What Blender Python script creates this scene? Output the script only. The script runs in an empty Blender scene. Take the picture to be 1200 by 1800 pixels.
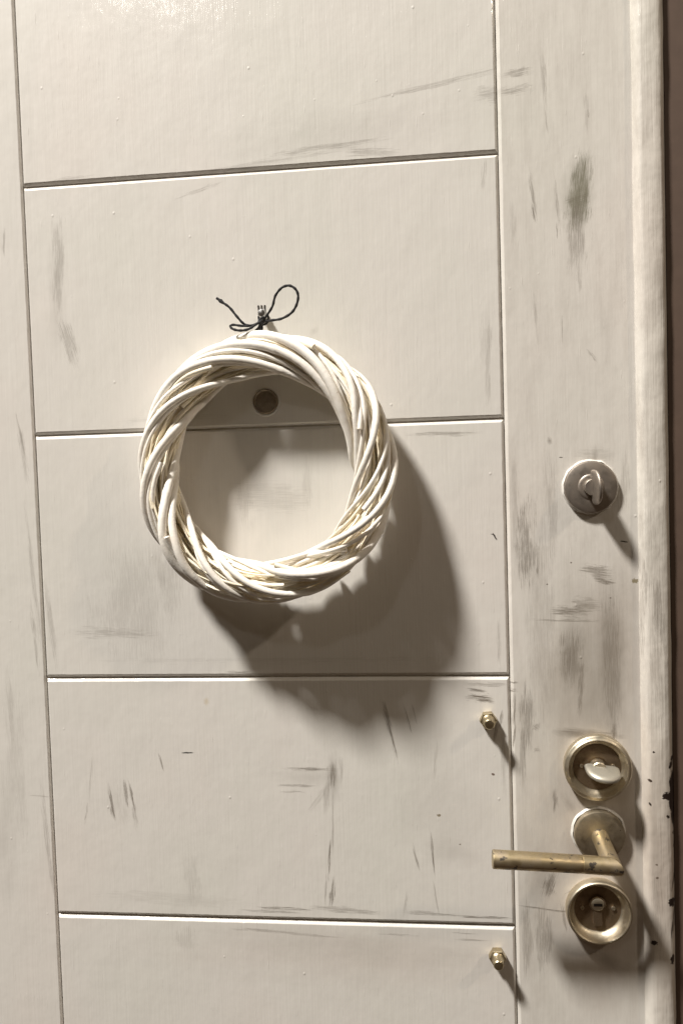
import bpy, bmesh, math, random
from mathutils import Vector, Matrix, kdtree, noise

random.seed(7)
scene = bpy.context.scene
COL = scene.collection
PI = math.pi

# ------------------------------------------------------------------ camera
Z0 = 1.78                                   # height of the first horizontal groove
CAM = Vector((0.40654, -0.82062, Z0 - 0.30407))
RIGHT = Vector((0.99387999, 0.10594325, -0.03128233))
DOWN = Vector((-0.02627181, -0.04836439, -0.99848419))
FWD = Vector((-0.10729561, 0.9931953, -0.04528508))
FPX = 1450.0                                # focal length in pixels of the 1200 x 1800 photograph
cam_data = bpy.data.cameras.new('camera')
cam = bpy.data.objects.new('camera', cam_data)
COL.objects.link(cam)
m = Matrix((RIGHT, -DOWN, -FWD)).transposed().to_4x4()
m.translation = CAM
cam.matrix_world = m
cam_data.sensor_fit = 'VERTICAL'
cam_data.sensor_height = 36.0
cam_data.lens = 36.0 * FPX / 1800.0
cam_data.clip_start = 0.02
cam_data.clip_end = 100
scene.camera = cam
scene.render.resolution_x = 682
scene.render.resolution_y = 1024

# ------------------------------------------------------------------ light
world = bpy.data.worlds.new('World')
scene.world = world
world.use_nodes = True
wn = world.node_tree.nodes
wl = world.node_tree.links
bg = wn['Background']
tc = wn.new('ShaderNodeTexCoord')
sx = wn.new('ShaderNodeSeparateXYZ')
wl.new(tc.outputs['Generated'], sx.inputs[0])
cr = wn.new('ShaderNodeValToRGB')
cr.color_ramp.elements[0].position = 0.0
cr.color_ramp.elements[0].color = (0.55, 0.30, 0.17, 1)
cr.color_ramp.elements[1].position = 1.0
cr.color_ramp.elements[1].color = (1.0, 0.80, 0.52, 1)
mr = wn.new('ShaderNodeMapRange')
mr.inputs['From Min'].default_value = -1
wl.new(sx.outputs['Z'], mr.inputs['Value'])
wl.new(mr.outputs[0], cr.inputs[0])
wl.new(cr.outputs[0], bg.inputs['Color'])
bg.inputs['Strength'].default_value = 0.080


def lamp(name, pos, target, size, watts, color):
    d = bpy.data.lights.new(name, 'AREA')
    d.shape = 'DISK'
    d.size = size
    d.energy = watts
    d.color = color
    o = bpy.data.objects.new(name, d)
    COL.objects.link(o)
    o.location = pos
    o.rotation_euler = (Vector(target) - Vector(pos)).to_track_quat('-Z', 'Y').to_euler()
    return o


MID = Vector((0.38, 0, Z0 - 0.42))
kd_ = Vector((-1.17, -1.0, 2.27)).normalized()
fd_ = Vector((1.76, -1.0, 1.45)).normalized()
lamp('ceiling_lamp', MID + kd_ * 8.5, MID, 0.90, 1480, (1.0, 0.952, 0.878))
lamp('hall_lamp', MID + fd_ * 4.5, MID, 0.20, 34, (1.0, 0.84, 0.66))
# unseen lamp added behind the viewer for the glare at the door top
GP = Vector((0.150, 0, Z0 + 0.190))
gr_ = (GP - CAM).normalized()
lamp('added_glare_lamp', GP + Vector((gr_.x, -gr_.y, gr_.z)) * 2.6, GP, 0.12, 2.6, (1.0, 0.95, 0.88))

scene.view_settings.view_transform = 'Standard'
scene.view_settings.look = 'None'
scene.view_settings.gamma = 1
scene.view_settings.exposure = 0.0
scene.cycles.max_bounces = 10
scene.cycles.diffuse_bounces = 7


# ------------------------------------------------------------------ helpers
def at(u, v, h=0.0):
    """point standing h metres off the door face, seen at pixel (u, v) of the photograph"""
    d = RIGHT * ((u - 600) / FPX) + DOWN * ((v - 900) / FPX) + FWD
    return CAM + d * ((-h - CAM.y) / d.y)


def empty(name, loc, label, cat, group=None):
    o = bpy.data.objects.new(name, None)
    COL.objects.link(o)
    o.location = loc
    o.empty_display_size = 0.02
    o['label'] = label
    o['category'] = cat
    if group:
        o['group'] = group
    return o


def link(name, bm, mat, parent=None, smooth=False, sharp=None, recalc=True):
    if recalc:
        bmesh.ops.recalc_face_normals(bm, faces=bm.faces)
    me = bpy.data.meshes.new(name)
    bm.to_mesh(me)
    bm.free()
    me.materials.append(mat)
    for p in me.polygons:
        p.use_smooth = smooth
    if smooth and sharp:
        me.set_sharp_from_angle(angle=math.radians(sharp))
    o = bpy.data.objects.new(name, me)
    COL.objects.link(o)
    if parent:
        o.parent = parent
        # mesh given in scene coordinates: bring it into the root's frame
        r = parent
        off = Vector((0, 0, 0))
        while r:
            off += r.location
            r = r.parent
        if o.parent.type == 'EMPTY' or True:
            me.transform(Matrix.Translation(-off))
    return o


def box(bm, x0, x1, y0, y1, z0, z1):
    vs = [bm.verts.new((x, y, z)) for x in (x0, x1) for y in (y0, y1) for z in (z0, z1)]
    for f in ((0, 1, 3, 2), (4, 6, 7, 5), (0, 4, 5, 1), (2, 3, 7, 6), (0, 2, 6, 4), (1, 5, 7, 3)):
        bm.faces.new([vs[i] for i in f])


def lathe(bm, prof, c, seg=64, axis='y', wob=0.0, seed=0):
    """profile of (radius, height off the door) turned about the line through c square to the door"""
    rings = []
    for r, h in prof:
        ring = []
        for k in range(seg):
            a = 2 * PI * k / seg
            rr = r
            if wob:
                rr += wob * noise.noise(Vector((math.cos(a) * 3, math.sin(a) * 3, seed)))
            ring.append(bm.verts.new((c.x + rr * math.cos(a), -h, c.z + rr * math.sin(a))))
        rings.append(ring)
    for a, b in zip(rings, rings[1:]):
        for k in range(seg):
            bm.faces.new((a[k], a[(k + 1) % seg], b[(k + 1) % seg], b[k]))
    return rings


def tube(bm, pts, rad, seg=8, cap=True):
    """pts: Vectors, rad: per-point radii; parallel transported rings"""
    n = len(pts)
    tang = []
    for i in range(n):
        a = pts[max(0, i - 1)]
        b = pts[min(n - 1, i + 1)]
        tang.append((b - a).normalized())
    up = Vector((0, 1, 0.01))
    nrm = (up - tang[0] * up.dot(tang[0])).normalized()
    rings = []
    for i in range(n):
        nrm = (nrm - tang[i] * nrm.dot(tang[i])).normalized()
        bi = tang[i].cross(nrm)
        r = rad[i] if hasattr(rad, '__len__') else rad
        rings.append([bm.verts.new(pts[i] + (nrm * math.cos(2 * PI * k / seg) + bi * math.sin(2 * PI * k / seg)) * r) for k in range(seg)])
    for a, b in zip(rings, rings[1:]):
        for k in range(seg):
            bm.faces.new((a[k], a[(k + 1) % seg], b[(k + 1) % seg], b[k]))
    if cap:
        bm.faces.new(rings[0][::-1])
        bm.faces.new(rings[-1])


def spline(P, n):
    """Catmull-Rom through P, n samples per segment"""
    out = []
    Q = [P[0] * 2 - P[1]] + list(P) + [P[-1] * 2 - P[-2]]
    for i in range(1, len(Q) - 2):
        a, b, c, d = Q[i - 1], Q[i], Q[i + 1], Q[i + 2]
        for k in range(n):
            t = k / n
            out.append(0.5 * ((2 * b) + (c - a) * t + (2 * a - 5 * b + 4 * c - d) * t * t + (3 * b - a - 3 * c + d) * t ** 3))
    out.append(P[-1].copy())
    return out


# ------------------------------------------------------------------ materials
class NT:
    def __init__(self, name):
        self.m = bpy.data.materials.new(name)
        self.m.use_nodes = True
        self.t = self.m.node_tree
        self.b = self.t.nodes['Principled BSDF']
        self.co = self.n('ShaderNodeTexCoord').outputs['Object']

    def n(self, kind, **kw):
        o = self.t.nodes.new(kind)
        for k, v in kw.items():
            setattr(o, k, v)
        return o

    def l(self, a, b):
        self.t.links.new(a, b)

    def math(self, op, a, b=None, clamp=False):
        o = self.n('ShaderNodeMath', operation=op, use_clamp=clamp)
        for i, x in enumerate((a, b)):
            if x is None:
                continue
            if isinstance(x, (int, float)):
                o.inputs[i].default_value = x
            else:
                self.l(x, o.inputs[i])
        return o.outputs[0]

    def mapping(self, scale=(1, 1, 1), loc=(0, 0, 0), rot=(0, 0, 0), kind='POINT', src=None):
        o = self.n('ShaderNodeMapping', vector_type=kind)
        o.inputs['Location'].default_value = loc
        o.inputs['Rotation'].default_value = rot
        o.inputs['Scale'].default_value = scale
        self.l(src or self.co, o.inputs['Vector'])
        return o.outputs[0]

    def noise(self, vec, scale=1.0, detail=3, rough=0.5):
        o = self.n('ShaderNodeTexNoise')
        o.inputs['Scale'].default_value = scale
        o.inputs['Detail'].default_value = detail
        o.inputs['Roughness'].default_value = rough
        self.l(vec, o.inputs['Vector'])
        return o.outputs['Fac']

    def ramp(self, fac, stops):
        o = self.n('ShaderNodeValToRGB')
        e = o.color_ramp.elements
        while len(e) < len(stops):
            e.new(0.5)
        for s, (p, c) in zip(e, stops):
            s.position = p
            s.color = (*c, 1) if len(c) == 3 else c
        self.l(fac, o.inputs[0])
        return o.outputs[0]

    def mix(self, fac, a, b, blend='MIX'):
        o = self.n('ShaderNodeMix', data_type='RGBA', blend_type=blend)
        for s, x in ((o.inputs[0], fac), (o.inputs[6], a), (o.inputs[7], b)):
            if isinstance(x, (int, float)):
                s.default_value = x
            elif isinstance(x, tuple):
                s.default_value = (*x, 1)
            else:
                self.l(x, s)
        return o.outputs[2]

    def bump(self, h, strength, dist, prev=None):
        o = self.n('ShaderNodeBump')
        o.inputs['Strength'].default_value = strength
        o.inputs['Distance'].default_value = dist
        self.l(h, o.inputs['Height'])
        if prev:
            self.l(prev, o.inputs['Normal'])
        return o.outputs[0]


DOOR_LOC = Vector((0.235, 0.0, 0.0))
MPP = 1 / 1790.0                            # metres on the door face per photograph pixel


def smear(nt, u, v, ln, wd, ang, strength, kind='brush', k=0):
    """mask of one dry-brushed stain or soft painted shade: centre, length, width (photo pixels), axis angle below horizontal"""
    p = at(u, v) - DOOR_LOC
    a = math.radians(ang)
    # local frame: x along the smear, z across it
    vec = nt.mapping(scale=(ln * MPP / 2, 1.0, wd * MPP / 2), loc=(p.x, 0, p.z), rot=(0, a, 0), kind='TEXTURE')
    flat = nt.n('ShaderNodeVectorMath', operation='MULTIPLY')
    flat.inputs[1].default_value = (1, 0, 1)
    nt.l(vec, flat.inputs[0])
    ln_ = nt.n('ShaderNodeVectorMath', operation='LENGTH')
    nt.l(flat.outputs[0], ln_.inputs[0])
    g = nt.math('SUBTRACT', 1.0, ln_.outputs['Value'])
    if kind == 'soft':
        s = nt.mapping(scale=(2.2, 1, 2.2), loc=(k * 3.1, 0, k), src=flat.outputs[0])
        nz = nt.noise(s, 1.0, 4, 0.6)
        x = nt.math('MULTIPLY', nt.math('ADD', g, nt.math('SUBTRACT', nz, 0.5)), 1.1, True)
    elif kind == 'dot':
        s = nt.mapping(scale=(1.5, 1, 1.5), loc=(k * 3.1, 0, k), src=flat.outputs[0])
        nz = nt.noise(s, 1.3, 3, 0.6)
        x = nt.math('MULTIPLY', nt.math('ADD', g, nt.math('MULTIPLY', nt.math('SUBTRACT', nz, 0.55), 1.8)), 6.0, True)
    else:
        # every bristle track has its own length and breaks up on its own
        xyz = nt.n('ShaderNodeSeparateXYZ')
        nt.l(flat.outputs[0], xyz.inputs[0])
        # the stroke wanders: its cross position is bent by a slow noise, so no outline stays an ellipse
        lo = nt.noise(nt.mapping(scale=(1.3, 1, 1.1), loc=(k * 5.3, 0, k * 2.9), src=flat.outputs[0]), 1.0, 3, 0.6)
        zz = nt.math('ADD', xyz.outputs[2], nt.math('MULTIPLY', nt.math('SUBTRACT', lo, 0.5), 2.2))
        ax = nt.math('POWER', nt.math('ABSOLUTE', xyz.outputs[0]), 2.4)
        az = nt.math('POWER', nt.math('ABSOLUTE', zz), 2.2)
        fine = max(1.8, wd / 2.4)
        s = nt.mapping(scale=(max(0.5, ln / 90.0), 1, fine), loc=(k * 3.1, 0, k * 1.7), src=flat.outputs[0])
        n1 = nt.noise(s, 1.0, 6, 0.78)
        x = nt.math('SUBTRACT', nt.math('MULTIPLY', n1, 5.2), 2.05)
        x = nt.math('MULTIPLY', nt.math('SUBTRACT', nt.math('SUBTRACT', x, nt.math('MULTIPLY', ax, 1.1)), az), 1.5, True)
        # nothing beyond the stroke's own field
        x = nt.math('MULTIPLY', x, nt.math('MULTIPLY', nt.math('SUBTRACT', 1.0, nt.math('ABSOLUTE', xyz.outputs[0])), 6.0, True))
    return nt.math('MULTIPLY', x, strength)


def paint(name, smears_and_shade=(), tone=(0.712, 0.687, 0.652), chips=False, grain=1.0, grime=0.0):
    nt = NT(name)
    big = nt.noise(nt.mapping((6, 6, 4)), 1.0, 3)
    c = nt.ramp(big, [(0.3, tuple(t * f for t, f in zip(tone, (0.97, 0.985, 0.97)))), (0.55, tone), (0.75, tuple(t * f for t, f in zip(tone, (1.02, 0.99, 0.985))))])
    streak = nt.noise(nt.mapping((420, 60, 9)), 1.0, 4, 0.6)
    c = nt.mix(0.25, c, nt.ramp(streak, [(0.3, (0.86, 0.86, 0.85)), (0.6, (1, 1, 1))]), 'MULTIPLY')
    if grime:
        gz = nt.noise(nt.mapping((60, 60, 12), loc=(3, 1, 2)), 1.0, 6, 0.7)
        c = nt.mix(nt.math('MULTIPLY', nt.ramp(gz, [(0.44, (0, 0, 0)), (0.68, (1, 1, 1))]), grime), c, (0.26, 0.22, 0.185))
    for i, s in enumerate(smears_and_shade):
        u, v, ln, wd, ang, st = s[:6]
        c = nt.mix(smear(nt, u, v, ln, wd, ang, st, s[6], s[8]), c, s[7])
    # specks of grit in the paint
    vo = nt.n('ShaderNodeTexVoronoi')
    vo.inputs['Scale'].default_value = 1.0
    nt.l(nt.mapping((38, 38, 30)), vo.inputs['Vector'])
    speck = nt.ramp(vo.outputs['Distance'], [(0.0, (1, 1, 1)), (0.055, (0, 0, 0))])
    if chips:
        chip = nt.noise(nt.mapping((150, 150, 90), loc=(2, 0, 5)), 1.0, 3, 0.55)
        c = nt.mix(nt.math('MULTIPLY', nt.ramp(chip, [(0.745, (0, 0, 0)), (0.755, (1, 1, 1))]), 0.9), c, (0.03, 0.018, 0.012))
    nt.l(c, nt.b.inputs['Base Color'])
    rgh = nt.ramp(nt.noise(nt.mapping((200, 60, 14)), 1.0, 3), [(0.3, (0.40,) * 3), (0.7, (0.52,) * 3)])
    nt.l(rgh, nt.b.inputs['Roughness'])
    b1 = nt.bump(nt.noise(nt.mapping((520, 80, 16), loc=(1, 0, 0)), 1.0, 3, 0.55), 0.22 * grain, 0.0006)
    b2 = nt.bump(nt.noise(nt.mapping((34, 34, 22)), 1.0, 3), 0.16 * grain, 0.004, b1)
    ridge = nt.noise(nt.mapping((700, 100, 45), loc=(9, 0, 4)), 1.0, 1)
    b3 = nt.bump(nt.ramp(ridge, [(0.70, (0, 0, 0)), (0.78, (1, 1, 1))]), 0.30, 0.0005, b2)
    b4 = nt.bump(speck, 0.5, 0.0006, b3)
    nt.l(b4, nt.b.inputs['Normal'])
    nt.b.inputs['Coat Weight'].default_value = 0.35
    nt.b.inputs['Coat Roughness'].default_value = 0.11
    nt.l(b4, nt.b.inputs['Coat Normal'])
    return nt.m


def metal(name, base, rough, dirt=0.35, dirt_col=(0.10, 0.07, 0.04), scale=120, worn=None, metallic=1.0):
    nt = NT(name)
    a = nt.noise(nt.mapping((scale,) * 3), 1.0, 6, 0.65)
    c = nt.mix(nt.math('MULTIPLY', nt.ramp(a, [(0.42, (0, 0, 0)), (0.72, (1, 1, 1))]), dirt), base, dirt_col)
    r = nt.ramp(a, [(0.35, (rough,) * 3), (0.75, (min(1, rough + 0.25),) * 3)])
    if worn:
        w = nt.noise(nt.mapping((70, 70, 130), loc=(4, 2, 7)), 1.0, 5, 0.6)
        c = nt.mix(nt.ramp(w, [(worn[1], (0, 0, 0)), (worn[1] + 0.02, (1, 1, 1))]), c, worn[0])
    nt.l(c, nt.b.inputs['Base Color'])
    nt.l(r, nt.b.inputs['Roughness'])
    nt.b.inputs['Metallic'].default_value = metallic
    nt.l(nt.bump(nt.noise(nt.mapping((900,) * 3), 1.0, 3), 0.12, 0.0004), nt.b.inputs['Normal'])
    return nt.m


M_nickel = metal('aged_nickel', (0.66, 0.60, 0.48), 0.36, 0.5, (0.34, 0.27, 0.19))
M_satin = metal('satin_nickel', (0.42, 0.38, 0.34), 0.42, 0.55, (0.24, 0.18, 0.13))
M_floor = metal('tarnished_cup', (0.36, 0.28, 0.19), 0.42, 0.7, (0.17, 0.10, 0.07))
M_lever = metal('worn_brass_lever', (0.60, 0.50, 0.32), 0.40, 0.9, (0.38, 0.32, 0.26), 75, ((0.17, 0.15, 0.13), 0.60))
M_steel = metal('bright_steel', (0.62, 0.62, 0.62), 0.20, 0.3, (0.10, 0.10, 0.10))
M_bolt = metal('yellow_steel', (0.58, 0.50, 0.34), 0.28, 0.5, (0.2, 0.15, 0.09))
M_knob = metal('pale_knob', (0.50, 0.475, 0.41), 0.46, 0.45, (0.36, 0.32, 0.26), metallic=0.8)


def plain(name, col, rough, bump=0.0, scale=200, var=0.15):
    nt = NT(name)
    z = nt.noise(nt.mapping((scale,) * 3), 1.0, 4)
    c = nt.mix(nt.ramp(z, [(0.3, (0, 0, 0)), (0.7, (1, 1, 1))]), tuple(x * (1 - var) for x in col), tuple(min(1, x * (1 + var)) for x in col))
    nt.l(c, nt.b.inputs['Base Color'])
    nt.b.inputs['Roughness'].default_value = rough
    if bump:
        nt.l(nt.bump(z, bump, 0.001), nt.b.inputs['Normal'])
    return nt.m


M_hole = plain('black_keyhole', (0.008, 0.006, 0.005), 0.8)
M_hole.node_tree.nodes['Principled BSDF'].inputs['Specular IOR Level'].default_value = 0.0
M_twine = plain('black_twine', (0.012, 0.012, 0.014), 0.75, 0.5, 1500, 0.4)
M_frame = plain('brown_frame_paint', (0.100, 0.067, 0.051), 0.55, 0.1, 60, 0.08)
M_gap = plain('groove_dirt', (0.46, 0.42, 0.36), 0.7, 0.2, 150)


# ------------------------------------------------------------------ door
door = empty('wooden_door', DOOR_LOC, 'white painted wooden entrance door with grooved panels, scuffed paint and worn brass lock fittings', 'door')
GX0 = 0.0
GX1 = 0.4805
ROW = 0.2541
EDGE_X0, EDGE_X1 = 0.6045, 0.6345
TOP, BOT = Z0 + 0.266, 0.012


def slab(name, x0, x1, z0, z1, mat, bev, yb=0.02, seed=0, lab=None, step=0.006):
    """board with a hand-painted, slightly uneven chamfer; bev = widths (left, right, bottom, top)"""
    bm = bmesh.new()
    L_, R_, B_, T_ = bev
    D = 0.0023
    per, fr = [], []
    rnd = random.Random(seed)

    def j(q):
        return 0.00022 * noise.noise(Vector((q * 260.0, seed * 5.3, 0.5))) + 0.00012 * (rnd.random() - 0.5)
    nz = max(2, int((z1 - z0) / step))
    nx = max(2, int((x1 - x0) / step))
    ring_o, ring_i = [], []
    for k in range(nx):
        t = k / nx
        ring_o.append((x0 + (x1 - x0) * t, z0))
        ring_i.append((x0 + L_ + (x1 - x0 - L_ - R_) * t, z0 + B_ + (j(t) if B_ else 0)))
    for k in range(nz):
        t = k / nz
        ring_o.append((x1, z0 + (z1 - z0) * t))
        ring_i.append((x1 - R_ + (j(t + 3) if R_ else 0), z0 + B_ + (z1 - z0 - B_ - T_) * t))
    for k in range(nx):
        t = 1 - k / nx
        ring_o.append((x0 + (x1 - x0) * t, z1))
        ring_i.append((x0 + L_ + (x1 - x0 - L_ - R_) * t, z1 - T_ + (j(t + 6) if T_ else 0)))
    for k in range(nz):
        t = 1 - k / nz
        ring_o.append((x0, z0 + (z1 - z0) * t))
        ring_i.append((x0 + L_ + (j(t + 9) if L_ else 0), z0 + B_ + (z1 - z0 - B_ - T_) * t))

    def depth(o, i):
        return D if (abs(o[0] - i[0]) > 5e-4 or abs(o[1] - i[1]) > 5e-4) else 0.0
    vo = [bm.verts.new((o[0], depth(o, i), o[1])) for o, i in zip(ring_o, ring_i)]
    vi = [bm.verts.new((i[0], 0.0, i[1])) for i in ring_i]
    # soft shoulder between chamfer and face
    vs = []
    for o, i in zip(ring_o, ring_i):
        cx, cz = (x0 + x1) / 2, (z0 + z1) / 2
        dx = 0.0007 * (1 if i[0] < cx else -1) if abs(o[0] - i[0]) > 5e-4 else 0
        dz = 0.0007 * (1 if i[1] < cz else -1) if abs(o[1] - i[1]) > 5e-4 else 0
        vs.append(bm.verts.new((i[0] + dx, -0.00035, i[1] + dz)))
    vb = [bm.verts.new((o[0], yb, o[1])) for o in ring_o]
    n = len(vo)
    for k in range(n):
        q = (k + 1) % n
        bm.faces.new((vb[k], vb[q], vo[q], vo[k]))
        bm.faces.new((vo[k], vo[q], vi[q], vi[k]))
        if (vi[k].co - vs[k].co).length > 1e-5 or (vi[q].co - vs[q].co).length > 1e-5:
            bm.faces.new((vi[k], vi[q], vs[q], vs[k]))
    bm.faces.new(vs)
    bm.faces.new(vb[::-1])
    bmesh.ops.remove_doubles(bm, verts=bm.verts, dist=1e-6)
    o = link(name, bm, mat, door)
    if lab:
        o['label'] = lab
    return o




def paint_cells(o, name, smears_and_shade, xs, zs, **kw):
    """cut the face along xs / zs (photograph-independent door coordinates) so that each field carries only its own stains and painted shade"""
    bm = bmesh.new()
    bm.from_mesh(o.data)
    for ax, cuts in ((0, xs), (2, zs)):
        for q in cuts:
            co = Vector((0, 0, 0))
            co[ax] = q - DOOR_LOC[ax]
            no = Vector((0, 0, 0))
            no[ax] = 1
            bmesh.ops.bisect_plane(bm, geom=bm.verts[:] + bm.edges[:] + bm.faces[:], dist=1e-6, plane_co=co, plane_no=no)
    X = [-9] + sorted(xs) + [9]
    Z = [-9] + sorted(zs) + [9]
    cell = {}
    o.data.materials.clear()
    for fc in bm.faces:
        c = fc.calc_center_median() + DOOR_LOC
        i = sum(c.x > q for q in xs)
        j_ = sum(c.z > q for q in zs)
        if (i, j_) not in cell:
            sel = []
            for sm in smears_and_shade:
                p = at(sm[0], sm[1])
                a = math.radians(sm[4])
                hx = (abs(math.cos(a)) * sm[2] + abs(math.sin(a)) * sm[3] * 2.2) / 2 * MPP
                hz = (abs(math.sin(a)) * sm[2] + abs(math.cos(a)) * sm[3] * 2.2) / 2 * MPP
                if X[i] < p.x + hx and X[i + 1] > p.x - hx and Z[j_] < p.z + hz and Z[j_ + 1] > p.z - hz:
                    sel.append(sm + (('brush',) if len(sm) == 6 else ()) + ((0.155, 0.13, 0.105),) * (len(sm) < 8) + (smears_and_shade.index(sm) + 1,))
            cell[(i, j_)] = len(o.data.materials)
            o.data.materials.append(paint('%s_%d_%d' % (name, i, j_), sel, **kw))
            print('cell', name, i, j_, len(sel))
        fc.material_index = cell[(i, j_)]
    bm.to_mesh(o.data)
    bm.free()


SM = {}
SM[0] = [(575, 258, 250, 18, -4, .42), (655, 268, 120, 20, 2, .42), (470, 285, 380, 12, -5, .30), (760, 150, 330, 14, -9, .38), (862, 162, 70, 40, -4, .42),
         (130, 313, 120, 8, -3, .3), (600, 230, 560, 100, -3, .12, 'soft')]
SM[1] = [(104, 470, 230, 34, 93, .42), (122, 605, 110, 34, 74, .45), (100, 520, 260, 40, 92, .15, 'soft'), (350, 335, 110, 10, -16, .35), (858, 640, 200, 14, 92, .30),
         (852, 600, 120, 24, 92, .18), (552, 582, 22, 14, -40, .20, 'soft'), (850, 310, 70, 10, 95, .3), (300, 735, 260, 14, -1, .14)]  # soft spot right of the stud: painted cast shadow of the bow loop
SM[2] = [(780, 762, 150, 12, 1, .55), (480, 875, 190, 70, 1, .20), (430, 890, 110, 40, 88, .22), (540, 850, 120, 24, 90, .18), (240, 1060, 280, 170, 90, .22),
         (300, 1020, 220, 60, 88, .25), (200, 1112, 210, 24, 2, .32), (420, 1181, 60, 5, 1, .7), (869, 943, 17, 3, 62, .95, 'dot', (.03, .02, .02)),
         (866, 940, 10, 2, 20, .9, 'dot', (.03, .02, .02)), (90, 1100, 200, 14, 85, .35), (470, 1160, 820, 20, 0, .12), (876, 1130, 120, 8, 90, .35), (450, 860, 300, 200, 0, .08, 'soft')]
SM[3] = [(197, 1412, 92, 11, 82, .85), (222, 1396, 66, 10, 83, .8), (232, 1398, 74, 7, 80, .85), (237, 1430, 80, 12, 85, .45), (212, 1415, 90, 50, 84, .16), (284, 1340, 46, 5, 77, .7),
         (152, 1430, 50, 4, 100, .7), (160, 1370, 140, 6, 97, .25), (330, 1323, 26, 3, 0, .95, 'dot', (.02, .02, .02)), (680, 1262, 80, 13, 75, .6), (688, 1295, 130, 6, 78, .9), (716, 1262, 64, 7, 76, .6),
         (728, 1255, 50, 6, 76, .4), (843, 1228, 62, 20, 7, .95), (838, 1213, 46, 8, 8, .8), (855, 1203, 90, 12, 2, .5), (545, 1352, 120, 7, 1, .85), (520, 1381, 90, 7, 0, .55),
         (510, 1391, 70, 5, 1, .45), (584, 1362, 72, 20, 92, .75), (600, 1355, 60, 10, 93, .35), (562, 1400, 90, 14, 128, .2), (586, 1370, 110, 34, 92, .30, 'soft'), (540, 1366, 150, 40, 1, .16, 'soft'), (574, 1400, 100, 14, 96, .35), (585, 1440, 180, 5, 92, .5), (579, 1510, 110, 5, 95, .95),
         (584, 1568, 66, 12, 96, .85), (573, 1560, 90, 5, 95, .5), (760, 1500, 110, 5, 86, .9), (766, 1580, 90, 5, 83, .5), (731, 1508, 70, 6, 76, .6), (712, 1590, 60, 8, 100, .35),
         (765, 1340, 100, 6, 96, .3), (500, 1597, 130, 8, 1, .75), (610, 1600, 170, 14, 3, .5), (760, 1606, 150, 9, 2, .6), (850, 1612, 130, 6, 1, .9), (480, 1602, 150, 6, 1, .6),
         (771, 1433, 9, 6, 0, .8, 'dot', (.16, .12, .05)), (866, 1361, 7, 5, 30, .9, 'dot', (.12, .07, .05)), (808, 1484, 4, 3, 0, .9, 'dot'), (363, 1233, 13, 18, 0, .45, 'soft', (.5, .38, .2)),
         (800, 1500, 130, 60, 10, .14, 'soft'), (770, 1420, 260, 200, 60, .10, 'soft'), (870, 1285, 60, 10, 100, .7), (880, 1265, 44, 8, 98, .7), (884, 1330, 180, 10, 90, .3), (300, 1580, 360, 30, 2, .12), (340, 1550, 140, 40, 90, .18)]
SM[4] = [(640, 1680, 900, 150, 2, .22, 'soft', (.45, .36, .31)), (480, 1637, 190, 8, 2, .45), (560, 1645, 130, 6, 2, .35), (700, 1643, 90, 5, 1, .5), (815, 1640, 60, 4, 1, .6), (830, 1652, 80, 5, 1, .5), (600, 1660, 600, 80, 2, .12, 'soft'), (330, 1650, 60, 50, 90, .2)]  # first field: warm dimming towards the foot of the door, painted in
SM['L'] = [(8, 425, 70, 8, 94, .5), (42, 800, 150, 14, 83, .35), (38, 770, 110, 6, 80, .5), (60, 1020, 360, 12, 86, .35), (30, 1350, 380, 60, 90, .16), (20, 1250, 200, 14, 88, .25), (62, 1120, 200, 8, 86, .4),
           (85, 1480, 300, 12, 86, .35), (70, 1399, 60, 5, 3, .35), (10, 1480, 300, 60, 90, .14, 'soft')]
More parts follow.
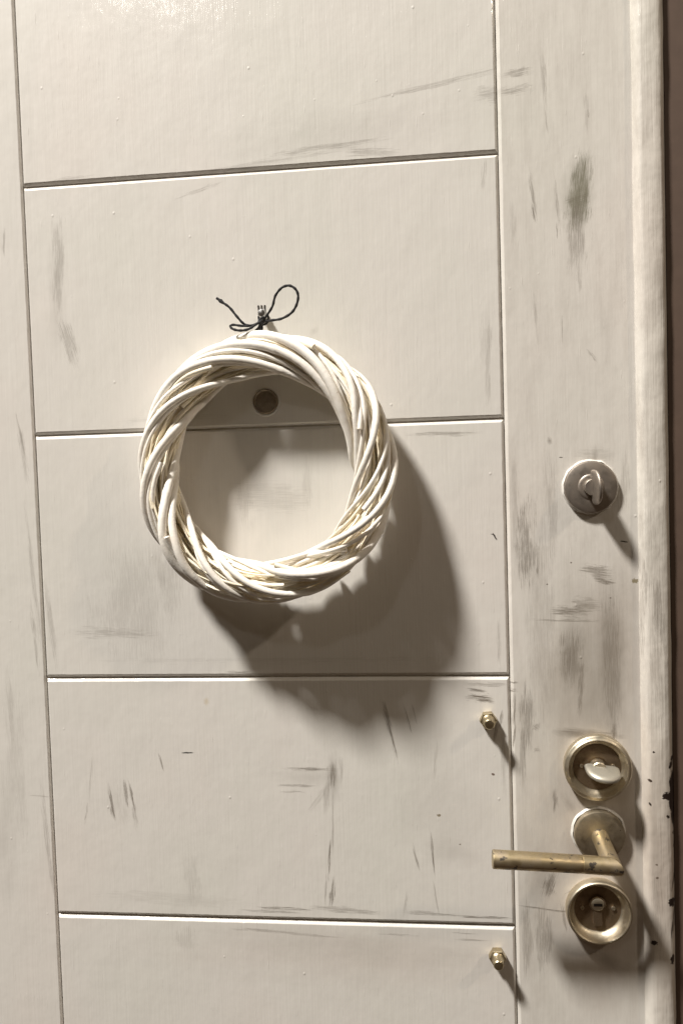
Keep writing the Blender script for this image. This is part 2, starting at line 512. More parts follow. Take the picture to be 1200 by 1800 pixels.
SM['R'] = [(1040, 1440, 760, 330, 90, 0.46, 'soft', (.40, .32, .26)), (1070, 1610, 360, 260, 90, 0.41, 'soft', (.38, .30, .24)), (1085, 1130, 420, 110, 91, 0.41, 'soft', (.33, .28, .24)), (908, 128, 66, 20, -8, 0.60), (902, 158, 74, 22, -7, 0.50), (955, 140, 120, 10, 88, 0.45), (1030, 195, 90, 8, 88, 0.30), (960, 215, 50, 5, 85, 0.40), (1033, 200, 20, 5, 80, 0.50),  # first two fields: handle grime plus painted warm dimming at the lower right
           (1020, 320, 130, 44, 96, 0.85, 'brush', (.17, .16, .115)), (1013, 365, 100, 48, 96, 0.85, 'brush', (.17, .16, .115)), (1012, 350, 44, 26, -14, 0.60), (1014, 345, 150, 60, 95, 0.60, 'soft', (.2, .19, .14)), (1012, 415, 150, 44, 92, 0.50), (936, 345, 120, 9, 83, 0.55), (937, 375, 44, 7, 80, 0.80), (978, 360, 130, 6, 86, 0.50), (978, 405, 36, 4, 87, 0.80),
           (1018, 490, 60, 10, 90, 0.35), (941, 560, 130, 7, 86, 0.35), (987, 580, 60, 4, 90, 0.50), (1040, 625, 34, 6, 52, 0.50), (965, 775, 16, 10, 80, 0.60, 'soft'), (1045, 805, 50, 12, 90, 0.35, 'soft'), (1045, 800, 90, 34, 2, 0.25),
           (925, 955, 200, 48, 90, 0.74), (968, 890, 220, 30, 90, 0.32), (1095, 850, 140, 24, 92, 0.30), (1046, 1004, 72, 30, 9, 0.75), (1062, 1022, 44, 14, 9, 0.88), (1003, 1075, 84, 34, 3, 0.88), (1030, 1062, 60, 34, 3, 0.54), (1000, 1091, 160, 6, 2, 0.68), (1003, 1155, 130, 46, 93, 0.70), (1003, 1150, 150, 60, 92, 0.51, 'soft'), (1020, 1210, 120, 12, 94, 0.74),
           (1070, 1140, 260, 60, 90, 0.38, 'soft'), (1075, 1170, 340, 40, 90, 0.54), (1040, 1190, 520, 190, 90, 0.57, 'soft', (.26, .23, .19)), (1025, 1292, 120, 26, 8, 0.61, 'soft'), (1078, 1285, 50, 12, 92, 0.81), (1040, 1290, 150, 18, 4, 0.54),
           (902, 1200, 24, 6, 0, 0.80), (901, 1214, 22, 10, 0, 0.80), (903, 1252, 90, 9, 92, 0.80), (903, 1296, 60, 5, 97, 0.90), (925, 1262, 170, 34, 91, 0.61), (918, 1330, 160, 14, 91, 0.47), (950, 1100, 500, 60, 90, 0.24), (975, 1405, 60, 12, 94, 0.68), (1000, 1415, 60, 20, 60, 0.27, 'soft'),
           (966, 1552, 70, 30, 108, 0.84), (950, 1540, 120, 60, 100, 0.27, 'soft'), (925, 1650, 190, 22, 91, 0.47), (955, 1650, 170, 40, 92, 0.54), (975, 1600, 160, 6, 6, 0.81), (1070, 1690, 100, 40, 30, 0.41, 'soft'), (940, 1600, 400, 120, 90, 0.19, 'soft'),
           (1015, 1560, 60, 8, -25, 0.81), (990, 1610, 70, 8, 80, 0.70), (942, 1278, 16, 20, 30, 0.54), (943, 1318, 16, 12, 0, 0.41), (1096, 952, 14, 3, 10, 0.95, 'dot', (.02, .015, .015)), (1115, 1021, 12, 10, 0, 0.81, 'dot', (.2, .16, .08)),
           (985, 804, 8, 2, 0, 0.90, 'dot', (.03, .02, .02)), (961, 1027, 4, 3, 0, 0.90, 'dot'), (1003, 989, 4, 3, 0, 0.90, 'dot'), (1072, 1051, 4, 3, 0, 0.80, 'dot'), (900, 400, 120, 16, 90, 0.25), (905, 900, 300, 16, 90, 0.30)]
SM['E'] = [(1150, 1500, 700, 130, 89, .40, 'soft', (.42, .32, .26)), (1150, 1065, 130, 20, 88, .55), (1130, 1030, 110, 12, 88, .5), (1148, 1170, 160, 30, 88, .35), (1160, 1110, 90, 18, 88, .45), (1125, 1090, 200, 10, 89, .4), (1142, 950, 200, 40, 90, .28), (1145, 1480, 260, 40, 89, .30, 'soft'), (1150, 1600, 200, 30, 89, .4),  # first field: grime with the weaker, warmer light low down painted in
           (1178, 1400, 78, 17, 89, 1.0, 'dot', (.02, .012, .01)), (1178, 1370, 46, 13, 95, 1.0, 'dot', (.02, .012, .01)), (1170, 1394, 16, 26, 89, 1.0, 'dot', (.02, .012, .01)), (1180, 1428, 60, 10, 89, 1.0, 'dot', (.02, .012, .01)),
           (1175, 1340, 18, 8, 110, 1.0, 'dot', (.02, .012, .01)), (1178, 1330, 9, 9, 60, 1.0, 'dot', (.02, .012, .01)), (1144, 1317, 5, 4, 0, 1.0, 'dot', (.03, .02, .015)), (1138, 1367, 9, 5, 30, 1.0, 'dot', (.06, .04, .03)), (1138, 1408, 8, 4, 60, 1.0, 'dot', (.03, .02, .015)),
           (1169, 1430, 8, 6, 40, 1.0, 'dot', (.03, .02, .015)), (1180, 1545, 60, 7, 102, 1.0, 'brush', (.03, .02, .015)), (1177, 1580, 16, 18, 0, 1.0, 'dot', (.02, .012, .01)), (1181, 1610, 100, 8, 98, 1.0, 'brush', (.03, .02, .015)), (1145, 1649, 13, 11, 0, 1.0, 'dot', (.02, .012, .01)),
           (1178, 1680, 22, 9, 95, 1.0, 'dot', (.03, .02, .015)), (1182, 1482, 12, 4, 120, 1.0, 'dot', (.03, .02, .015)), (1150, 1536, 6, 5, 0, .8, 'dot', (.1, .07, .05)), (1149, 1513, 5, 4, 0, .8, 'dot', (.1, .07, .05)), (1180, 1460, 8, 4, 80, 1.0, 'dot', (.03, .02, .015)), (1181, 1250, 5, 4, 80, 1.0, 'dot', (.03, .02, .015))]

g = 0.0024
M_panel_plain = paint('paint_panel')
LS = slab('stile', -0.135, GX0, BOT, TOP, M_panel_plain, (0, 0.0014, 0, 0), seed=1)
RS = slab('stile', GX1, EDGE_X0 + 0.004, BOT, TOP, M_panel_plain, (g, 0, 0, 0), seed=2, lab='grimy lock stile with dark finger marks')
paint_cells(LS, 'paint_left_stile', SM['L'], [], [at(0, 900).z])
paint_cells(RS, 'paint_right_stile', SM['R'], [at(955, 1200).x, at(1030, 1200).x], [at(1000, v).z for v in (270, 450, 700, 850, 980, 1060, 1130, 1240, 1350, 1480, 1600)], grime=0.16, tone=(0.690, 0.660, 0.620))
for k in range(8):
    zt = Z0 + ROW - k * ROW - 0.0008
    zb = zt - ROW + 0.0016
    if k == 0:
        zt = TOP
    if k == 7:
        zb = BOT
    o = slab('panel', GX0 + 0.0009, GX1 - 0.0009, zb, zt, M_panel_plain, (0.0015, g * .8, g if k < 7 else 0, g if k else 0), seed=10 + k)
    if k in SM:
        xs = [at(q, 1400).x for q in ((250, 480, 570, 640, 800) if k == 3 else (450,))]
        zs = [at(600, q).z for q in (1340, 1480, 1580)] if k == 3 else []
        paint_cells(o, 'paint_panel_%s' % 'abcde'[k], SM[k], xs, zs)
    if k == 3:
        o['label'] = 'panel with dark vertical scuffs'
# the lighter backing seen at the bottom of the grooves
bm = bmesh.new()
box(bm, -0.134, EDGE_X1 - 0.004, 0.0026, 0.042, BOT, TOP)
link('core_board', bm, M_gap, door)

# edge moulding with bevelled inner face and rounded outer corner
prof = [(EDGE_X0, 0.0005), (EDGE_X0 + 0.0003, -0.0010), (EDGE_X0 + 0.0010, -0.0022), (EDGE_X0 + 0.0042, -0.0066), (EDGE_X0 + 0.0058, -0.0079), (EDGE_X0 + 0.0078, -0.0084),
        (EDGE_X0 + 0.013, -0.0086), (EDGE_X0 + 0.0195, -0.0084), (EDGE_X0 + 0.0238, -0.0074), (EDGE_X0 + 0.0268, -0.0053), (EDGE_X0 + 0.0288, -0.0022),
        (EDGE_X1 + 0.0002, 0.002), (EDGE_X1, 0.042)]
bm = bmesh.new()
NZ = 420
rows = []
for i in range(NZ + 1):
    z = BOT + (TOP - BOT) * i / NZ
    row = []
    for q, (x, y) in enumerate(prof):
        if 1 <= q <= 10:
            x += 0.0008 * noise.noise(Vector((q * 1.7, z * 22, 0.3))) + 0.00018 * noise.noise(Vector((q * 3.1, z * 120, 2.3)))
            y += 0.00055 * noise.noise(Vector((q * 1.1, z * 30, 5.3)))
        row.append(bm.verts.new((x, y, z)))
    rows.append(row)
for a, b in zip(rows, rows[1:]):
    for q in range(len(prof) - 1):
        bm.faces.new((a[q], a[q + 1], b[q + 1], b[q]))
eo = link('edge_moulding', bm, M_panel_plain, door, True)
paint_cells(eo, 'paint_edge', SM['E'], [], [at(1150, v).z for v in (1130, 1350, 1390, 1450, 1560)], tone=(0.67, 0.635, 0.585), grain=3.0, grime=0.34)
eo['label'] = 'rounded edge moulding with black chips along its corner'

# ------------------------------------------------------------------ peephole
c = at(467, 706)
bm = bmesh.new()
lathe(bm, [(0.0152, -0.0004), (0.0148, 0.0008), (0.0135, 0.0011), (0.0128, 0.0006), (0.0127, -0.001)], c, 56, wob=0.0006)
pr = link('paint_ring', bm, M_panel_plain, door, True)
bm = bmesh.new()
R_ = lathe(bm, [(0.0126, -0.001), (0.0126, 0.0014), (0.0118, 0.0020), (0.0108, 0.0016), (0.0104, 0.0010), (0.003, 0.0009)], c, 56)
bm.faces.new(R_[-1][::-1])
pm = metal('tarnished_peephole', (0.30, 0.25, 0.19), 0.40, 0.5, (0.10, 0.08, 0.06), 140, metallic=0.7)
link('peephole', bm, pm, door, True, 40)

# ------------------------------------------------------------------ hook the wreath hangs on
HK = at(466, 556, 0.0)
bm = bmesh.new()
pr_ = []
h = -0.001
for i in range(9):
    pr_ += [(0.0040, h), (0.0047, h + 0.0011)]
    h += 0.0022
pr_ += [(0.0040, h), (0.001, h + 0.0006)]
R_ = lathe(bm, [(r * 0.85, y) for r, y in pr_], HK, 20)
bm.faces.new(R_[-1][::-1])
hook = link('hook', bm, M_steel, door, True, 30)
hook['label'] = 'shiny threaded steel stud above the wreath'
# bent-up prongs at the tip of the stud that keep the twine from slipping off
for dx in (-0.0030, 0.0, 0.0030):
    bm = bmesh.new()
    q = HK + Vector((dx, -0.0150, 0))
    tube(bm, [q + Vector((0, 0, -0.001)), q + Vector((0, 0.0, 0.004)), q + Vector((dx * 0.1, -0.001, 0.0078))], [0.0013, 0.0013, 0.0011], 8)
    link('prong', bm, M_steel, hook, True, 40)


# ------------------------------------------------------------------ fittings
def part(parent, name, bm, mat, smooth=True, sharp=35, lab=None):
    o = link(name, bm, mat, parent, smooth, sharp)
    if lab:
        o['label'] = lab
    return o


def half_disc(cx, cz, h0, h1, half_w, thick, ang, lean=0.0, fat=0.6):
    """thumb-turn blade standing off the door: half-oval plate, its long side square to the door axis"""
    bm = bmesh.new()
    n = 20
    ca, sa = math.cos(ang), math.sin(ang)
    loops = []
    for s, kk in [(q / 5.0, max(0.0, 1 - abs(q / 5.6) ** 2.6) ** 0.5) for q in range(-5, 6)]:
        loop = []
        for i in range(n + 1):
            t = PI * i / n
            w = math.cos(t) * half_w * (1 - (1 - kk) * 0.55)
            hh = h0 + (h1 - h0) * (math.sin(t) ** fat) * (1 - (1 - kk) * 0.30)
            off = s * thick / 2
            off += lean * (hh - h0)
            x = cx + w * ca - off * sa
            z = cz + w * sa + off * ca
            loop.append(bm.verts.new((x, -hh, z)))
        loops.append(loop)
    for a, b in zip(loops, loops[1:]):
        for i in range(n):
            bm.faces.new((a[i], a[i + 1], b[i + 1], b[i]))
    bm.faces.new(loops[0][::-1])
    bm.faces.new(loops[-1])
    for i in (0, n):
        bm.faces.new([lp[i] for lp in loops])
    return bm


# upper thumb-turn
c = at(1037, 856, 0.003)
bm = bmesh.new()
R_ = lathe(bm, [(0.0252, -0.001), (0.0253, 0.0045), (0.0246, 0.0058), (0.0235, 0.0063), (0.0125, 0.0064), (0.0118, 0.0070), (0.0100, 0.0072), (0.002, 0.0072)], c, 72)
bm.faces.new(R_[-1][::-1])
rose = part(door, 'thumb_turn', bm, M_satin, lab='upper thumb turn on a round rosette')
bm = bmesh.new()
R_ = lathe(bm, [(0.0078, 0.0066), (0.0078, 0.0150), (0.0072, 0.0158), (0.001, 0.0158)], c, 40)
bm.faces.new(R_[-1][::-1])
part(rose, 'stem', bm, M_satin)
part(rose, 'blade', half_disc(c.x + 0.0012, c.z, 0.0125, 0.0335, 0.0168, 0.0048, math.radians(93), -0.13, 0.62), M_satin)
bm = bmesh.new()
lathe(bm, [(0.0270, -0.0003), (0.0268, 0.0004), (0.0262, 0.0012), (0.0257, 0.0022), (0.0252, 0.0028)], c, 60, wob=0.0016, seed=3)
part(rose, 'paint_ring', bm, M_panel_plain)

# deadbolt cup with oval knob
c = at(1051, 1352, 0.010)
bm = bmesh.new()
R_ = lathe(bm, [(0.0320, -0.001), (0.0324, 0.0060), (0.0322, 0.0082), (0.0312, 0.0092), (0.0300, 0.0094), (0.0293, 0.0104), (0.0284, 0.0108), (0.0278, 0.0100), (0.0264, 0.0076), (0.0248, 0.0056), (0.0236, 0.0048), (0.0230, 0.0034), (0.0226, 0.0030)], c, 96)
cup = part(door, 'deadbolt_turn', bm, M_nickel, sharp=60, lab='deadbolt cup with oval turning knob')
bm = bmesh.new()
R_ = lathe(bm, [(0.0228, 0.0020), (0.0226, 0.0036), (0.0100, 0.0042), (0.0098, 0.0036), (0.0090, 0.0030), (0.001, 0.0030)], c, 72)
bm.faces.new(R_[-1][::-1])
part(cup, 'cup_floor', bm, M_floor)
bm = bmesh.new()
R_ = lathe(bm, [(0.0072, 0.0030), (0.0070, 0.0135), (0.0060, 0.0145), (0.001, 0.0146)], c + Vector((0, 0, 0.001)), 40)
bm.faces.new(R_[-1][::-1])
part(cup, 'stem', bm, M_nickel)
part(cup, 'knob', half_disc(c.x + 0.003, c.z + 0.0010, 0.0105, 0.0340, 0.0166, 0.0068, math.radians(-7), -0.20, 0.62), M_knob)
for dx in (-0.0150, 0.0150):
    bm = bmesh.new()
    q = c + Vector((dx, 0, 0.001))
    R_ = lathe(bm, [(0.0020, 0.0030), (0.0018, 0.0048), (0.0010, 0.0050), (0.0008, 0.0040), (0.0002, 0.0040)], q, 20)
    part(cup, 'screw', bm, M_nickel)

# cylinder cup with keyhole
c = at(1053, 1606, 0.010)
bm = bmesh.new()
lathe(bm, [(0.0314, -0.001), (0.0318, 0.0070), (0.0315, 0.0100), (0.0307, 0.0116), (0.0296, 0.0118), (0.0287, 0.0108), (0.0279, 0.0086), (0.0268, 0.0056), (0.0254, 0.0030), (0.0236, 0.0010), (0.0226, 0.0006)], c, 96)
kup = part(door, 'lock_escutcheon', bm, M_nickel, sharp=60, lab='round cup around the keyhole, tarnished brown inside')
bm = bmesh.new()
R_ = lathe(bm, [(0.0230, 0.0002), (0.0226, 0.0006), (0.001, 0.0006)], c, 72)
bm.faces.new(R_[-1][::-1])
part(kup, 'cup_floor', bm, M_floor)
kc = c + Vector((-0.0005, 0, 0.0062))
bm = bmesh.new()                                            # euro cylinder: round head above a narrow leg
out = []
for i in range(25):
    a = math.radians(-60 + 300 * i / 24)
    out.append((0.0080 * math.cos(a), 0.0080 * math.sin(a)))
out = out + [(-0.0045, -0.0205), (-0.0030, -0.0222), (0.0030, -0.0222), (0.0045, -0.0205)]
front = [bm.verts.new((kc.x + x * 0.94, -0.0042, kc.z + z * 0.98)) for x, z in out]
mid = [bm.verts.new((kc.x + x, -0.0036, kc.z + z)) for x, z in out]
back = [bm.verts.new((kc.x + x, 0.0, kc.z + z)) for x, z in out]
n = len(out)
bm.faces.new(front)
for i in range(n):
    bm.faces.new((front[i], front[(i + 1) % n], mid[(i + 1) % n], mid[i]))
    bm.faces.new((mid[i], mid[(i + 1) % n], back[(i + 1) % n], back[i]))
part(kup, 'cylinder', bm, M_floor, sharp=30)
bm = bmesh.new()
R_ = lathe(bm, [(0.0062, 0.0040), (0.0062, 0.0050), (0.0056, 0.0054), (0.001, 0.0054)], kc, 36)
bm.faces.new(R_[-1][::-1])
part(kup, 'plug', bm, M_nickel)
bm = bmesh.new()
box(bm, kc.x - 0.0040, kc.x + 0.0042, -0.0057, -0.0050, kc.z - 0.0014, kc.z + 0.0012)
part(kup, 'keyhole', bm, M_hole, False)
for dx in (-0.0150, 0.0150):
    bm = bmesh.new()
    q = c + Vector((dx, 0, 0.001))
    lathe(bm, [(0.0021, 0.0004), (0.0019, 0.0024), (0.0010, 0.0026), (0.0008, 0.0014), (0.0002, 0.0014)], q, 20)
    part(kup, 'screw', bm, M_nickel)

# lever handle
c = at(1053, 1468, 0.006)
bm = bmesh.new()
R_ = lathe(bm, [(0.0243, -0.001), (0.0245, 0.0062), (0.0240, 0.0078), (0.0228, 0.0084), (0.0120, 0.0086), (0.001, 0.0086)], c, 72)
bm.faces.new(R_[-1][::-1])
M_rose = metal('worn_rosette', (0.58, 0.52, 0.40), 0.36, 0.55, (0.30, 0.22, 0.15), 110, ((0.05, 0.035, 0.025), 0.70))
lev = part(door, 'lever_handle', bm, M_rose, lab='worn gold tubular lever handle on a round rosette')
bm = bmesh.new()
lathe(bm, [(0.0266, -0.0003), (0.0264, 0.0004), (0.0256, 0.0013), (0.0245, 0.0022)], c + Vector((-0.0004, 0, 0.0005)), 60, wob=0.0012, seed=8)
part(lev, 'paint_ring', bm, M_panel_plain)
H = 0.0545
cor = at(1076, 1523, H)
end = at(865, 1510, H + 0.003)
joint = at(1022, 1519, H + 0.0006)
tr = 0.0082
dirg = (end - cor).normalized()
base = Vector((c.x, -0.0080, c.z - 0.001))
neck_d = (cor - base).normalized()
# mitred corner: rings cut by the plane halfway between neck and grip
nm = (neck_d + dirg).normalized()


def ring_on_plane(axis_pt, axis_d, r, pl_pt, pl_n, seg=40):
    up = Vector((0, 0, 1))
    u_ = (up - axis_d * up.dot(axis_d)).normalized()
    v_ = axis_d.cross(u_)
    out = []
    for k in range(seg):
        p = axis_pt + (u_ * math.cos(2 * PI * k / seg) + v_ * math.sin(2 * PI * k / seg)) * r
        t = (pl_pt - p).dot(pl_n) / axis_d.dot(pl_n)
        out.append(p + axis_d * t)
    return out


def tube_rings(bm, rr, capa=True, capb=True):
    R = [[bm.verts.new(p) for p in r] for r in rr]
    for a, b in zip(R, R[1:]):
        for k in range(len(a)):
            bm.faces.new((a[k], a[(k + 1) % len(a)], b[(k + 1) % len(a)], b[k]))
    if capa:
        bm.faces.new(R[0][::-1])
    if capb:
        bm.faces.new(R[-1])


corner_pl = nm
bm = bmesh.new()
tube_rings(bm, [ring_on_plane(base, neck_d, tr * 0.98, base, Vector((0, -1, 0))), ring_on_plane(base + neck_d * 0.01, neck_d, tr * 0.98, base + neck_d * 0.01, neck_d),
                ring_on_plane(cor, neck_d, tr * 0.98, cor, corner_pl)])
part(lev, 'neck', bm, M_lever, sharp=35)
bm = bmesh.new()
j0 = joint
tube_rings(bm, [ring_on_plane(cor, dirg, tr, cor, corner_pl), ring_on_plane(j0, dirg, tr, j0 - dirg * 0.0007, dirg), ring_on_plane(j0, dirg, tr * 0.955, j0 - dirg * 0.0003, dirg)])
part(lev, 'corner_sleeve', bm, M_lever, sharp=35)
bm = bmesh.new()
tube_rings(bm, [ring_on_plane(j0, dirg, tr * 0.95, j0 - dirg * 0.0003, dirg), ring_on_plane(j0, dirg, tr * 1.0, j0 + dirg * 0.0004, dirg), ring_on_plane(end, dirg, tr * 1.05, end - dirg * 0.0008, dirg),
                ring_on_plane(end, dirg, tr * 0.98, end, dirg)])
part(lev, 'grip', bm, M_lever, sharp=35)

# two hexagon bolts
for (u, v, rot) in ((857, 1263, 0.1), (873, 1677, 0.0)):
    c = at(u, v, 0.0)
    bm = bmesh.new()
    R_ = lathe(bm, [(0.0072, -0.001), (0.0072, 0.0016), (0.0068, 0.0020)], c, 36)
    bl = part(door, 'bolt', bm, M_bolt, lab='small brass coloured hexagon bolt')
    bm = bmesh.new()
    rings = []
    for r, h in ((0.0084, 0.0008), (0.0086, 0.0014), (0.0086, 0.0080), (0.0080, 0.0088), (0.003, 0.0089)):
        rings.append([bm.verts.new((c.x + r * math.cos(rot + k * PI / 3), -h, c.z + r * math.sin(rot + k * PI / 3))) for k in range(6)])
    for a, b in zip(rings, rings[1:]):
        for k in range(6):
            bm.faces.new((a[k], a[(k + 1) % 6], b[(k + 1) % 6], b[k]))
    part(bl, 'nut', bm, M_bolt, False)
    bm = bmesh.new()
    R_ = lathe(bm, [(0.0064, 0.0084), (0.0064, 0.0092), (0.0054, 0.0104), (0.0050, 0.0110), (0.0050, 0.0196), (0.0042, 0.0206), (0.001, 0.0208)], c, 32)
    bm.faces.new(R_[-1][::-1])
    part(bl, 'pin', bm, M_bolt)

# ------------------------------------------------------------------ door frame beyond the door's edge
bm = bmesh.new()
box(bm, EDGE_X1 + 0.0006, 1.15, 0.0015, 0.09, -0.02, TOP + 0.12)
f = link('door_frame', bm, M_frame)
f['kind'] = 'structure'
f['label'] = 'dark brown painted door frame in shadow beside the door edge'
f['category'] = 'door frame'
bm = bmesh.new()
box(bm, EDGE_X1 - 0.03, EDGE_X1 + 0.0004, 0.044, 0.09, -0.02, TOP + 0.12)
s = link('wall', bm, M_frame)
s['kind'] = 'structure'
s['label'] = 'dark rebate of the frame behind the door edge'
s['category'] = 'wall'

# ------------------------------------------------------------------ wreath
HC = 0.031
YAW = math.tan(math.radians(3.5))             # and its right side a little more than its left
TILT = math.radians(5.0)                     # the lower rim leans out from the door
WC = at(466, 823, HC)
RM, TA, TB = 0.1090, 0.0192, 0.0235
wreath = empty('wicker_wreath', WC, 'round white wicker wreath of twisted willow rods hanging on the door', 'wreath')


def wood(name, stops, rough, bump):
    nt = NT(name)
    z = nt.noise(nt.mapping((38, 38, 38)), 1.0, 5, 0.6)
    c = nt.ramp(z, stops)
    ft = nt.noise(nt.mapping((260,) * 3, loc=(3, 3, 3)), 1.0, 4, 0.6)
    c = nt.mix(nt.math('MULTIPLY', nt.ramp(ft, [(0.60, (0, 0, 0)), (0.80, (1, 1, 1))]), 0.30), c, (0.50, 0.38, 0.26))
    sc = nt.noise(nt.mapping((85, 85, 85), loc=(7, 1, 4)), 1.0, 5, 0.75)
    c = nt.mix(nt.math('MULTIPLY', nt.ramp(sc, [(0.66, (0, 0, 0)), (0.70, (1, 1, 1))]), 0.7), c, (0.42, 0.31, 0.23))
    nt.l(c, nt.b.inputs['Base Color'])
    nt.b.inputs['Roughness'].default_value = rough
    nt.l(nt.bump(nt.noise(nt.mapping((420,) * 3), 1.0, 4, 0.6), bump, 0.0006, nt.bump(z, 0.25, 0.003)), nt.b.inputs['Normal'])
    nt.b.inputs['Subsurface Weight'].default_value = 0.0
    return nt.m


M_rod = wood('whitewashed_willow', [(0.3, (0.80, 0.745, 0.675)), (0.5, (0.86, 0.825, 0.765)), (0.7, (0.90, 0.875, 0.825))], 0.55, 0.5)
M_inner = wood('cream_bounce_willow', [(0.3, (0.80, 0.70, 0.52)), (0.5, (0.87, 0.80, 0.65)), (0.7, (0.90, 0.86, 0.76))], 0.5, 0.4)  # cream wood, with warm bounce light between the rods put into its colour
M_scar = wood('bark_scar', [(0.3, (0.38, 0.26, 0.20)), (0.5, (0.58, 0.47, 0.38)), (0.7, (0.80, 0.72, 0.62))], 0.7, 0.8)


def ringpt(th, ph, k=1.0, kb=None):
    """th clockwise from the top (degrees), ph turn round the tube (0 outer rim, 90 front, 180 inner rim)"""
    t, p = math.radians(th), math.radians(ph)
    kb = k if kb is None else kb
    r = RM + TA * k * math.cos(p)
    dz, hh = r * math.cos(t) * 1.028, (TB - 0.0058 * math.cos(t)) * kb * math.sin(p) + r * math.sin(t) * YAW
    return Vector((WC.x + r * math.sin(t), -(HC + hh * math.cos(TILT) - dz * math.sin(TILT)), WC.z + dz * math.cos(TILT) + hh * math.sin(TILT)))


# rods whose crossing over the front can be followed: clock angle at the outer rim, at the inner rim, radius in mm, layer
FRONT = [(-16, 84, 5.1, 1.14), (-42, 76, 4.8, 1.02), (-50, 50, 3.2, 0.95), (-64, 34, 4.5, 1.10), (-80, 18, 3.2, 0.95), (-93, -8, 3.9, 1.08), (-104, -18, 3.0, 0.92), (-118, -48, 4.2, 1.10),
         (-133, -58, 3.4, 0.96), (-148, -84, 4.9, 1.12), (-162, -96, 4.5, 1.06), (-174, -120, 3.2, 0.98), (178, 242, 4.0, 1.08), (164, 222, 3.2, 0.98), (150, 218, 4.0, 1.08), (134, 200, 3.0, 0.94),
         (117, 196, 4.3, 1.10), (101, 168, 3.2, 0.98), (86, 156, 4.0, 1.08), (68, 126, 3.1, 0.96), (52, 116, 4.1, 1.10), (36, 98, 3.4, 0.98), (20, 94, 4.0, 1.08), (6, 70, 3.2, 0.96)]
rods = []
rnd = random.Random(21)
for i, (a, b, r, k) in enumerate(FRONT):
    if b < a:
        b += 360
    span = b - a
    t0, t1 = a - span * (0.45 + 0.25 * rnd.random()), b + span * (0.45 + 0.35 * rnd.random())
    n = int((t1 - t0) / 2.6)
    w1, w2 = rnd.random() * 9, rnd.random() * 9
    pts, rad = [], []
    for q in range(n + 1):
        th = t0 + (t1 - t0) * q / n
        s = (th - a) / span
        ph = 180 * s + 9 * math.sin(s * 2.2 + w1)
        kk = 1.0 + (k - 1.0) * max(0.0, math.sin(math.radians(ph))) + 0.05 * math.sin(th * 0.05 + w2)
        if ph < 0 or ph > 180:
            kk *= 0.92
        pts.append(ringpt(th, ph, kk))
        e = q / n
        rad.append((r * 0.98 if r > 4.1 else r * 0.88 if r > 3.6 else r * 0.70) * 0.001 * (1.04 - 0.30 * e))
    rods.append([pts, rad, 'o', 1.0])
# middle layer: thinner rods with a longer lay
for i in range(24):
    a = i * 360 / 24 + rnd.uniform(-7, 7)
    span = rnd.uniform(85, 150)
    t0, t1 = a - span * 0.5, a + span * rnd.uniform(1.3, 1.7)
    k = rnd.uniform(0.45, 0.74)
    r = rnd.uniform(1.5, 2.4)
    n = int((t1 - t0) / 3.0)
    w2 = rnd.random() * 9
    pts = [ringpt(t0 + (t1 - t0) * q / n, 180 * (t0 + (t1 - t0) * q / n - a) / span, k + 0.06 * math.sin(q * 0.2 + w2)) for q in range(n + 1)]
    rad = [r * 0.001 * (1.05 - 0.4 * q / n) for q in range(n + 1)]
    rods.append([pts, rad, 'm', 0.8])
# short rods whose cut ends poke out of the weave
for a, ln, e, r in ((-20, 46, 60, 3.0), (38, 34, 118, 2.3), (74, 40, 96, 2.6), (128, 44, 128, 2.4), (196, 40, 84, 2.7), (236, 38, 120, 2.4), (292, 42, 100, 2.5)):
    n = 16
    pts = [ringpt(a + ln * q / n, e - 95 + 95 * q / n, 0.72 + 0.42 * (q / n) ** 1.5) for q in range(n + 1)]
    rods.append([pts, [r * 0.001 * (0.8 + 0.2 * q / n) for q in range(n + 1)], 'm', 0.8])
# push overlapping rods apart, keeping each one smooth
for it in range(36):
    allp, own = [], []
    for i, (pts, rad, _, _) in enumerate(rods):
        for q, p in enumerate(pts):
            allp.append(p)
            own.append((i, q))
    kd = kdtree.KDTree(len(allp))
    for i, p in enumerate(allp):
        kd.insert(p, i)
    kd.balance()
    mv = [Vector((0, 0, 0)) for _ in allp]
    for i, p in enumerate(allp):
        ri, qi = own[i]
        ra = rods[ri][1][qi]
        for (co, j, d) in kd.find_range(p, 0.0115):
            rj, qj = own[j]
            if rj == ri:
                continue
            need = ra + rods[rj][1][qj]
            if 1e-6 < d < need:
                mv[i] += (p - co) / d * (need - d) * 0.22
    k = 0
    for i, (pts, rad, kind, _) in enumerate(rods):
        n = len(pts)
        m_ = mv[k:k + n]
        for q in range(n):
            a = m_[max(0, q - 1)] + m_[q] * 2 + m_[min(n - 1, q + 1)]
            v = a / 4
            if v.length > 0.0010:
                v = v.normalized() * 0.0010
            pts[q] += v
            if pts[q].y > -rad[q] - 0.001:
                pts[q].y = -rad[q] - 0.001
        new = [pts[q] if q in (0, n - 1) else (pts[q - 1] + pts[q] * 6 + pts[q + 1]) / 8 for q in range(n)]
        for q in range(n):
            pts[q] = new[q]
        k += n
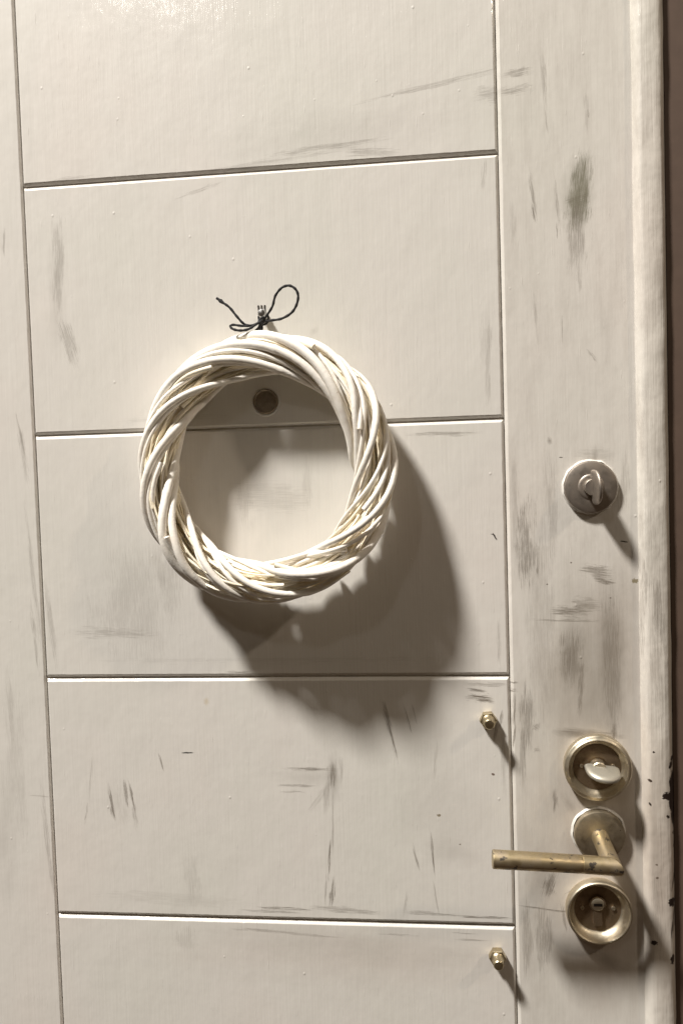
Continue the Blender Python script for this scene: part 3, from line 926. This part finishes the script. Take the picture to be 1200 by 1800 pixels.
for i, (pts, rad, kind, _) in enumerate(rods):
    fine = spline(pts, 2)
    n = len(fine)
    rr = []
    for q in range(n):
        f_ = q / (n - 1) * (len(rad) - 1)
        a = int(f_)
        r = rad[a] + (rad[min(a + 1, len(rad) - 1)] - rad[a]) * (f_ - a)
        r *= 1 + 0.05 * noise.noise(Vector((q * 0.11, i * 3.7, 0))) + 0.03 * noise.noise(Vector((q * 0.5, i * 1.7, 4)))
        rr.append(r)
    # leaf-bud nodes
    for _ in range(2):
        q0 = rnd.randrange(4, n - 4)
        for dq in (-1, 0, 1):
            rr[q0 + dq] *= 1.05 if dq else 1.10
    bm = bmesh.new()
    tube(bm, fine, rr, 12 if kind == 'o' else 8)
    link('willow_rod' if kind == 'o' else 'willow_twig', bm, M_rod if kind == 'o' or i % 3 else M_inner, wreath, True, 60)
# bark scars on the thick rod at the upper right
sc = rods[0][0]
# core of fine twigs
bm = bmesh.new()
for i in range(190):
    a = rnd.uniform(0, 360)
    ln = rnd.uniform(60, 170)
    k0, k1 = rnd.uniform(0.25, 0.92), rnd.uniform(0.25, 0.92)
    p0 = rnd.uniform(0, 360)
    tw = rnd.uniform(-0.8, 0.9) if i % 2 else rnd.uniform(0.5, 2.4)
    n = int(ln / 5)
    r = rnd.uniform(0.9, 2.0) * 0.001
    pts = [ringpt(a + ln * q / n, p0 + tw * ln * q / n, k0 + (k1 - k0) * q / n + 0.06 * math.sin(q * 0.7 + i)) for q in range(n + 1)]
    tube(bm, pts, [r * (1.1 - 0.6 * q / n) for q in range(n + 1)], 6)
tw_ = link('fine_twigs', bm, M_inner, wreath, True, 60)
tw_['kind'] = 'stuff'
# two snapped twig ends that stick out at the lower right
for (u0, v0, u1, v1, h0, h1, r) in ((500, 985, 610, 966, .050, .062, .0026), (520, 992, 606, 972, .052, .060, .0020)):
    bm = bmesh.new()
    a, b = at(u0, v0, h0), at(u1, v1, h1)
    md = (a + b) / 2 + Vector((0, -0.002, 0.003))
    P = spline([a + (a - md) * 0.8 + Vector((0, 0.02, 0)), a, md, b], 6)
    tube(bm, P, [r * (1 - 0.2 * q / len(P)) for q in range(len(P))], 9)
    o = link('snapped_twig', bm, M_rod, wreath, True, 50)
    o['label'] = 'snapped twig end sticking out at the lower right of the wreath'

# ------------------------------------------------------------------ twine bow
tw = empty('black_twine_bow', at(460, 566, 0.018), 'thin black twine tied in a loose bow, holding the wreath on the steel stud', 'twine')


def cord(name, P, r=0.00125, n=8, lab=None):
    bm = bmesh.new()
    Q = spline([at(*p) for p in P], n)
    tube(bm, Q, [r * (1 + 0.12 * math.sin(i * 1.1)) for i in range(len(Q))], 8)
    o = link(name, bm, M_twine, tw, True, 60)
    if lab:
        o['label'] = lab
    return o


H0 = 0.020
cord('bow_loop', [(461, 564, H0), (470, 553, H0 + .004), (479, 538, H0 + .008), (484, 520, H0 + .010), (495, 506, H0 + .013), (508, 502, H0 + .014), (519, 508, H0 + .014), (524, 520, H0 + .013), (521, 536, H0 + .011), (512, 550, H0 + .008), (495, 560, H0 + .005), (478, 563, H0 + .003), (462, 565, H0)], lab='large upright loop of the bow')
cord('bow_loop', [(460, 565, H0), (447, 571, H0 + .004), (428, 573, H0 + .007), (410, 571, H0 + .008), (405, 574, H0 + .009), (411, 579, H0 + .010), (424, 581, H0 + .010), (438, 578, H0 + .008), (450, 570, H0 + .005), (461, 564, H0 + .002)], lab='small flat loop of the bow')
cord('loose_end', [(460, 565, H0 + .001), (445, 572, H0 + .003), (430, 570, H0 + .005), (417, 557, H0 + .006), (404, 541, H0 + .006), (392, 532, H0 + .006), (381, 524, H0 + .005)])
bm = bmesh.new()                                        # frayed tip
P = [at(394, 534, H0 + .0055), at(388, 529, H0 + .0055), at(381, 524, H0 + .005)]
tube(bm, P, [0.0010, 0.0021, 0.0004], 8)
link('frayed_tip', bm, M_twine, tw, True, 60)
cord('hanging_strand', [(458, 566, H0), (456, 576, H0 - .005), (460, 590, H0 - .010), (470, 612, H0 - .012), (476, 640, H0 - .012)])
cord('hanging_strand', [(461, 566, H0), (460, 578, H0 - .003), (458, 590, H0 - .008), (452, 604, H0 - .010)])
cord('hanging_strand', [(459, 570, H0 + .001), (450, 581, H0), (436, 590, H0 - .002), (427, 597, H0 + .004), (419, 602, H0 + .004), (412, 612, H0 - .005)])
bm = bmesh.new()                                        # knot: three turns wound over each other
kq = at(460, 565, H0 + 0.001)
for s_ in range(3):
    P = []
    for q in range(15):
        a = 2 * PI * q / 14
        P.append(kq + Vector((0.0020 * math.cos(a) + 0.0008 * (s_ - 1), 0.0018 * math.sin(a), 0.0024 * math.sin(a + s_ * 1.3) + 0.0006 * s_)))
    tube(bm, P, 0.00135, 8)
link('knot', bm, M_twine, tw, True, 60)
cord('hook_wrap', [(456, 568, 0.012), (455, 556, 0.011), (463, 550, 0.0105), (471, 556, 0.011), (470, 567, 0.012), (462, 571, 0.013), (456, 568, 0.013)], 0.0011)
